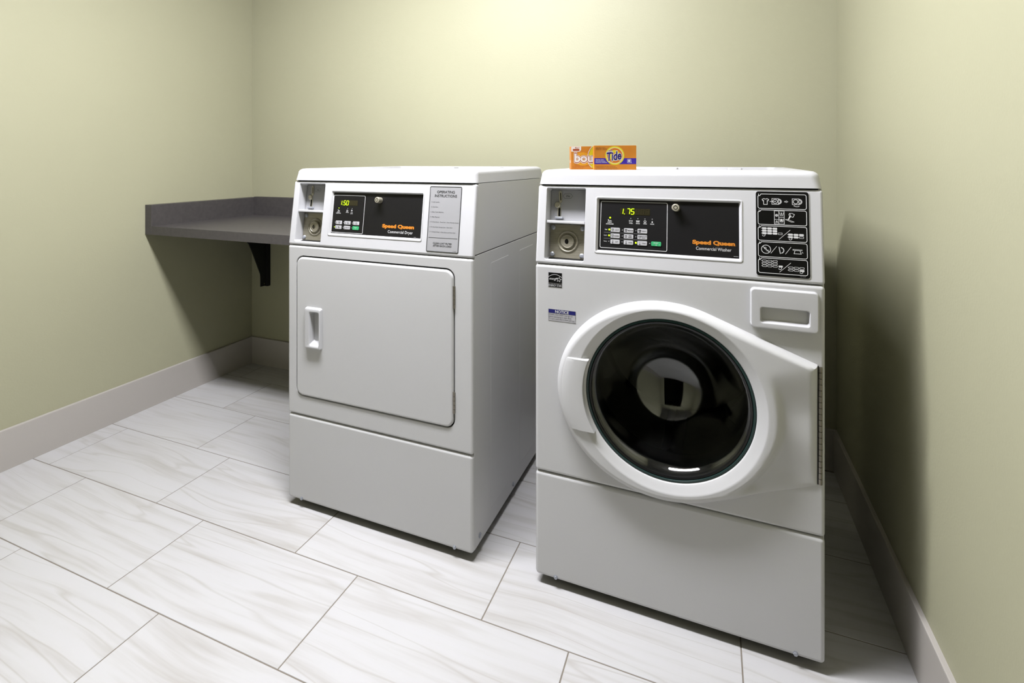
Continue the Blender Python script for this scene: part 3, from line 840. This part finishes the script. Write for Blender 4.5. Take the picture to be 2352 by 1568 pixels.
for r_, s in enumerate((.1079, .0924, .0770)):
    for c_, u in enumerate((.2025, .2368, .2713)):
        button(u, s, False, .0243, .0113)
        tx = words[r_][c_].split('|')
        if r_ == 2:
            bt.stroke([(u + .0062, s - .0090), (u + .0062, s - .0020)], (.0013, .0013, .0005)[c_], HB); bt.disc(u + .0062, s - .0088, .0014, HB, 10)
        else:
            shirt(bt, u + .0055, s - .0056, .0056, HB, .0007 + .0004 * (c_ if r_ == 0 else 0))
        if len(tx) == 1:
            wl = .0020 * len(tx[0]) + .0012; bt.text(tx[0], u + .0165 - wl / 2, s - .0070, wl, .0026, HB, .012)
        else:
            for q, l in enumerate(tx):
                wl = .0016 * len(l) + .0008; bt.text(l, u + .0160 - wl / 2, s - .0048 - .0040 * q, wl, .0024, HB, .012)
button(.3057, .0774, True, .0243, .0114)
bw.text('START', .3118, .0722, .0120, .0028, HB, .01); bw.ring(.3180, .0686, .0014, .0005, HB, 12); bw.stroke([(.3255, .0700), (.3262, .0694), (.3275, .0708)], .0006, HB)
bt.build('button_lettering', 'ink_black', cp, smooth=0)
bw.build('start_lettering', 'ink_white', cp, smooth=0); bw = MB(ctl)
bw.text('INSERT', .1940, .1203, .0112, .0027, H, .012); bw.text('COINS/CARD', .1899, .1158, .0198, .0029, H, .012)
bw.poly([(.1950, .1296), (.1980, .1280), (.1964, .1274), (.1984, .1256), (.1970, .1248), (.1952, .1262)], H); bw.stroke([(.1992, .1266), (.2042, .1258)], .0010, H); bw.stroke([(.1960, .1244), (.2040, .1234)], .0004, H)
bw.build('payment_lettering', 'ink_white', cp, smooth=0); bw = MB(ctl)
for u, l in ((.2540, 'WASH'), (.2718, 'RINSE'), (.2896, 'SPIN'), (.3075, 'DOOR')):
    wl = .0095 if l != 'SPIN' else .0080; bw.text(l, u - wl / 2, .1199, wl, .0029, H, .015)
for u in (.2537, .2716):
    bw.stroke([(u - .0044, .1292), (u - .0034, .1250), (u + .0034, .1250), (u + .0044, .1292)], .0007, H); bw.stroke([(u - .0044, .1285), (u + .0044, .1285)], .0009, H)
bw.stroke([(.2686, .1268), (.2746, .1268)], .0012, H)
bw.ring(.2895, .1270, .0028, .0009, H, 16); bw.stroke([(.2885, .1258), (.2905, .1258)], .0012, H)
bw.poly([(.3058, .1248), (.3090, .1248), (.3090, .1274), (.3058, .1274)], H); bw.ring(.3074, .1277, .0011, .0006, H, 10, 0, math.pi)
bw.build('indicator_lettering', 'ink_white', cp, smooth=0); bw = MB(ctl)
for l, u, s in (('Soil', .1872, .1010), ('Cycle', .1848, .0858), ('Temp', .1846, .0703)): bw.text(l, u, s, .0062 if l == 'Soil' else .0082, .0030, H, .004)
bw.build('row_lettering', 'ink_white', cp, smooth=0); bw = MB(ctl)
bw.text('Commercial Washer', .4122, .0635, .0798, .0076, H, .004)
bw.build('panel_lettering', 'ink_white', cp, smooth=0); bw = MB(ctl)
bw.text('802802', .4970, .0520, .0100, .0014, H)
bw.build('panel_number', 'ink_white', cp, smooth=0)
b = MB(ctl)
for s in (.0948, .0793): b.stroke([(.1848, s), (.2955, s)], .0008, H)
b.build('panel_lines', 'ink_grey', cp, smooth=0)
b = MB(ctl); b.text('Speed Queen', .4039, .0779, .0960, .0088, H, .058); b.disc(.5015, .0782, .0006, H, 8); b.build('brand_lettering', 'ink_orange', cp, smooth=0)

# pictogram panel
b = MB(ctl); b.loft([at(rr(.5435, .0112, .6562, .2122, .007, 5), -.0002), at(rr(.5435, .0112, .6562, .2122, .007, 5), .0009)]); b.build('label_border', 'white_plastic', cp, smooth=0)
b = MB(ctl); b.loft([at(rr(.5452, .0130, .6545, .2106, .006, 5), .0), at(rr(.5452, .0130, .6545, .2106, .006, 5), .0016)]); lab = b.build('instruction_label', 'black_gloss', wsh, smooth=0)
lab['label'] = 'black pictogram label with five numbered boxes'
g = .0020; b = MB(ctl); LW = .0010; b.sw = 1.3
for i, s1 in enumerate((.2043, .1666, .1290, .0914, .0538)):
    s0 = s1 - .0342; r = .0040; u0, u1 = .5496, .6495
    P = rr(u0, s0, u1, s1, r, 4)
    P = P[:10] + [(u0 + .0068, s1), (u0 + .0058, s1 - .0012), (u0 + .0050, s1 - .0030), (u0 + .0030, s1 - .0042), (u0 + .0008, s1 - .0046), (u0, s1 - .0056)] + P[15:]
    b.stroke(P, LW, g, True)
    b.text(str(i + 1), u0 + .0010, s1 - .0036, .0012 if i == 0 else .0028, .0038, g, .012)
# 1 load and close
def fill_icon(u, s): 
    b.stroke([(u, s - .0068), (u + .0136, s - .0068), (u + .0136, s + .0068), (u, s + .0068)], .0008, g, True)
    b.ring(u + .0068, s, .0048, .0009, g, 20)
    for r in (.0062, .0050, .0038): b.ring(u + .0136, s, r, .0006, g, 14, -1.45, 1.45)
shirt(b, .5655, .1866, .0140, g, .0009); b.stroke([(.5748, .1870), (.5862, .1873)], .0009, g); b.disc(.5862, .1873, .0013, g, 10)
fill_icon(.5792, .1872); fill_icon(.6212, .1877)
b.stroke([(.6052, .1880), (.6088, .1880), (.6088, .1896), (.6124, .1872), (.6088, .1850), (.6088, .1864), (.6052, .1864)], .0005, g, True)
b.stroke([(.6250, .1778), (.6290, .1762), (.6330, .1764), (.6356, .1777)], .0008, g); b.disc(.6250, .1778, .0011, g, 8)
# 2 fill compartments
b.stroke([(.5840, .1346), (.6042, .1346), (.6042, .1650), (.5840, .1650)], .0008, g, True)
b.stroke([(.5930, .1346), (.5930, .1650)], .0007, g); b.stroke([(.5840, .1450), (.5930, .1450)], .0007, g); b.stroke([(.5930, .1504), (.6042, .1504)], .0007, g)
b.ring(.5886, .1546, .0026, .0008, g, 12)
for a in range(3): b.stroke([(.5886 - .0030 * math.cos(a * 1.047), .1546 - .0030 * math.sin(a * 1.047)), (.5886 + .0030 * math.cos(a * 1.047), .1546 + .0030 * math.sin(a * 1.047))], .0005, g)
b.stroke([(.5866, .1382), (.5912, .1382), (.5889, .1420)], .0007, g, True)
for s in (.1577, .1428):
    b.stroke([(.5948, s + .0040), (.5962, s - .0034), (.6012, s - .0034), (.6028, s + .0040)], .0007, g)
    b.stroke([(.5986, s + .0036), (.5986, s - .0016)], .0013 if s > .15 else .0030, g)
b.stroke([(.6138, .1566), (.6150, .1600), (.6200, .1604), (.6252, .1576), (.6222, .1512), (.6196, .1520), (.6150, .1546)], .0008, g, True); b.stroke([(.6160, .1596), (.6180, .1536)], .0006, g)
b.poly([(.6150, .1540), (.6178, .1524), (.6128, .1440), (.6108, .1440)], g)
b.stroke([(.6066, .1456), (.6110, .1460), (.6240, .1404), (.6190, .1398)], .0007, g, True)
# 3 and 5 choose cycle, press start
def keys(u0, s0, rows, cols_, solid, hollow_last=True):
    for r in range(rows):
        for c in range(cols_):
            u, s = u0 + .0111 * c, s0 - .0057 * r
            if solid(r, c): b.poly(rr(u, s - .0045, u + .0092, s, .0009, 2), g)
            else: b.stroke(rr(u + .0003, s - .0042, u + .0089, s - .0003, .0010, 2), .0006, g, True)
            b.disc(u - .0011, s - .0022, .0007, g, 8)
def hand_icon(u, s): b.ring(u, s, .0030, .0008, g, 14, -3.0, .6); b.stroke([(u - .001, s + .001), (u - .001, s + .004)], .0008, g)
keys(.5578, .1254, 3, 3, lambda r, c: True); b.stroke(rr(.5912, .1098, .5998, .1138, .001, 2), .0006, g, True); hand_icon(.5612, .1078)
b.stroke([(.5928, .0986), (.6160, .1214)], .0007, g)
keys(.6118, .1132, 2, 3, lambda r, c: not (r == 1 and c == 2)); hand_icon(.6162, .1016)
keys(.5575, .0496, 3, 3, lambda r, c: False); b.poly(rr(.5912, .0344, .5998, .0384, .001, 2), g); hand_icon(.5942, .0324)
b.stroke([(.5930, .0234), (.6162, .0460)], .0007, g)
keys(.6116, .0376, 2, 3, lambda r, c: r == 1 and c == 2); hand_icon(.6370, .0268)
# 4 pay
b.ring(.5657, .0744, .0096, .0010, g, 28); b.stroke([(.5590, .0808), (.5726, .0680)], .0009, g); b.ring(.5640, .0770, .0022, .0006, g, 10); b.stroke([(.5650, .0730), (.5690, .0722), (.5712, .0728)], .0006, g); b.stroke([(.5662, .0706), (.5720, .0704)], .0006, g)
b.stroke([(.5756, .0656), (.5880, .0824)], .0007, g); b.stroke([(.6056, .0654), (.6172, .0824)], .0007, g)
b.stroke([(.5926, .0812), (.5952, .0656)], .0012, g); b.ring(.5958, .0736, .0066, .0013, g, 18, -1.35, 1.5)
b.stroke([(.6208, .0774), (.6392, .0774), (.6392, .0755), (.6208, .0755)], .0006, g, True)
b.stroke([(.6250, .0752), (.6230, .0678), (.6374, .0676), (.6352, .0752)], .0009, g, True); b.poly([(.6388, .0732), (.6400, .0700), (.6416, .0694), (.6408, .0716)], g)
b.build('pictograms', 'ink_white', lab, smooth=0)
b = MB(ctl); b.text('807622', .6346, .0158, .0110, .0018, g); b.build('label_number', 'ink_grey', lab, smooth=0)

# efficiency sticker
b = MB(front); b.box(.0372, .0765, .8178, .8585, -.0002, .0004); st = b.build('efficiency_sticker', 'label_white', wsh, smooth=0); st['label'] = 'small black and white efficiency sticker'
b = MB(front); b.poly([(.0382, .8292), (.0756, .8292), (.0756, .8576), (.0382, .8576)], .0007); b.poly([(.0382, .8186), (.0756, .8186), (.0756, .8278), (.0382, .8278)], .0007); b.build('sticker_field', 'black_gloss', st, smooth=0)
b = MB(front); b.text('ENERGY STAR', .0390, .8204, .0358, .0056, .0010, .0)
b.stroke([(.0382 + .0374 * i / 14, .8458 + .0096 * math.sin(math.pi * (.08 + .84 * i / 14)) - .0024) for i in range(15)], .0011, .0010)
b.text('energy', .0408, .8382, .0210, .0062, .0010, .005, .35)
star = []
for i in range(10):
    t = math.pi / 2 + math.pi * i / 5 - .15; r = .0066 if i % 2 == 0 else .0030
    star.append((.0676 + r * math.cos(t), .8398 + r * math.sin(t)))
b.stroke(star, .0010, .0010, True); b.stroke([(.0580, .8425), (.0640, .8440)], .0012, .0010)
b.build('sticker_lettering', 'ink_white', st, smooth=0)
# notice sticker
b = MB(front); b.box(.0378, .1135, .7262, .7585, -.0002, .0004); st = b.build('notice_sticker', 'label_white', wsh, smooth=0); st['label'] = 'white notice sticker with a blue heading bar'
b = MB(front); b.poly([(.0386, .7478), (.1127, .7478), (.1127, .7577), (.0386, .7577)], .0007); b.build('heading_bar', 'label_blue', st, smooth=0)
b = MB(front); b.text('NOTICE', .0570, .7492, .0375, .0072, .0010, .02); b.build('heading_lettering', 'ink_white', st, smooth=0)
b = MB(front); b.stroke([(.0382, .7266), (.1131, .7266), (.1131, .7581), (.0382, .7581)], .0005, .0007, True)
b.text('DOOR LOCK LIGHT must go out', .0394, .7422, .0660, .0036, .0008); b.text('before attempting to open door.', .0394, .7364, .0630, .0036, .0008); b.text('To open, push door in then pull out.', .0394, .7306, .0710, .0036, .0008)
b.text('806001', .1060, .7272, .0060, .0014, .0008)
b.build('notice_lettering', 'ink_black', st, smooth=0)

# ------------------------------------------------------------------ the two cartons on the washer lid
def on_washer(u, y, z):
    m = Matrix.Translation(Vector(base_loc((.6160, -.7372), aw, WW))) @ Matrix.Rotation(aw, 4, 'Z')
    return m @ Vector((u - WW / 2, y - DEP / 2, z))
def carton(name, u, y, ang, w_, h_, d_, label):
    o = empty(name, on_washer(u, y, ZT), aw + math.radians(ang), label, 'box')
    b = MB(lambda a, v, h: (a, -h, v)); b.rbox(0, w_, 0.0, h_, -d_, 0.0, .0008, .0005, 2); body = b.build('carton', 'carton_orange', o)
    return o, (lambda a, v, h: (a, -h * .22, v)), (lambda a, v, h: (-h * .22, a, v))
tide, fr, fs = carton('detergent_box', .1495, .0640, 18, .1135, .0672, .034, 'orange detergent box with a yellow bullseye logo on the washer lid')
b = MB(fr); b.poly([(.0002, .0160), (.1132, .0160), (.1132, .0322), (.0002, .0322)], .0004); b.build('blue_band', 'print_violet', tide, smooth=0)
c0 = (.0556, .0395)
for r, m_, h in ((.0258, 'print_yellow', .0007), (.0226, 'print_pale', .0010), (.0206, 'print_orange', .0013), (.0150, 'print_yellow', .0016), (.0085, 'print_gold', .0019)):
    b = MB(fr); b.disc(c0[0], c0[1], r, h, 48); b.build('logo_ring', m_, tide, smooth=0)
b = MB(fr)
for ln in range(3): b.text(('LESS PER WASH', 'DETERGENT / SAVON', 'LESSIVE / JABON')[ln], .0036, .0602 - .0026 * ln, .026 + .004 * ln, .0018, .0004, .01)
for ln in range(3): b.text(('WARNING: EYE IRRITANT. MAY IRRITATE IF SWALLOWED', 'ATTENTION IRRITANT. GARDER HORS DE PORTEE', 'PRECAUCION IRRITANTE. MANTENER FUERA DEL ALCANCE')[ln], .0036, .0088 - .0036 * ln, .054 + .004 * ln, .0016, .0004, .01)
b.build('fine_print', 'print_brown', tide, smooth=0)
b = MB(fr)
for ln in range(3): b.text(('ORIGINAL SCENT', 'PARFUM ORIGINAL', 'FRAGANCIA ORIGINAL')[ln], .0036, .0268 - .0036 * ln, .0235 + .0038 * ln, .0022, .0007, .01)
b.stroke(rr(.0895, .0198, .0990, .0292, .001, 2), .0008, .0007, True); b.disc(.0942, .0248, .0030, .0007, 14); b.stroke([(.0985, .0205), (.1010, .0190)], .0010, .0007)
b.text('Tide', .0352, .0240, .0405, .0232, .0022, .065, .25, .14); b.text('ULTRA', .0368, .0508, .0130, .0026, .0022, .06, .2, .14)
b.build('white_print', 'print_white', tide, smooth=0)
b = MB(fr); b.text('Tide', .0362, .0246, .0385, .0222, .0026, .030, .25, .14); b.text('ULTRA', .0370, .0510, .0126, .0022, .0026, .0, .2, .14); b.build('logo_lettering', 'print_navy', tide, smooth=0)
b = MB(fs); b.poly([(.008, .004), (.020, .004), (.026, .022), (.016, .020)], .0004); b.build('side_print', 'print_yellow', tide, smooth=0)

bou, fr, fs = carton('dryer_sheet_box', .0780, .0900, 22, .1020, .0664, .034, 'orange fabric softener sheet box with white lettering, partly behind the detergent box')
b = MB(fr); b.disc(.0330, .0300, .0240, .0003, 40, .0190); b.build('glow_disc', 'print_gold', bou, smooth=0)
b = MB(fr); b.poly([(.0605, .0660), (.0640, .0660), (.0640, .0020), (.0590, .0070), (.0520, .0180), (.0480, .0350), (.0530, .0520)], .0005); b.build('yellow_swirl', 'print_yellow', bou, smooth=0)
b = MB(fr); b.poly([(.0003, .0660), (.0285, .0660), (.0285, .0575), (.0262, .0530), (.0230, .0515), (.0003, .0515)], .0005)
b.stroke([(.0600, .0660), (.0545, .0600), (.0495, .0500), (.0465, .0380)], .0016, .0008); b.stroke([(.0480, .0200), (.0530, .0120), (.0590, .0060)], .0016, .0008)
b.text('bounce', .0078, .0210, .1080, .0255, .0009, .085); b.build('white_print', 'print_white', bou, smooth=0)
b = MB(fr); b.text('bounce', .0088, .0216, .1060, .0245, .0012, .060)
b.poly([(.0050, .0535), (.0235, .0535), (.0235, .0590), (.0050, .0590)], .0008); b.text('4in1', .0105, .0600, .0125, .0045, .0008, .02)
b.text('2', .0045, .0045, .0020, .0060, .0006, .01); b.text('SHEETS / FEUILLES / HOJAS', .0085, .0060, .0280, .0020, .0006); b.text('6.4 in x 9 in', .0085, .0025, .0240, .0020, .0006); b.text('OUTDOOR FRESH', .0100, .0128, .0140, .0016, .0006); b.text('FABRIC SOFTENER SHEETS', .0100, .0100, .0400, .0016, .0006)
b.build('rust_print', 'print_rust', bou, smooth=0)
b = MB(fr); b.text('bounce', .0096, .0226, .1044, .0225, .0015, .030); b.build('logo_lettering', 'print_white', bou, smooth=0)
b = MB(fs); b.text('bounce', .004, .020, .024, .010, .0005, .02); b.build('side_print', 'print_white', bou, smooth=0)
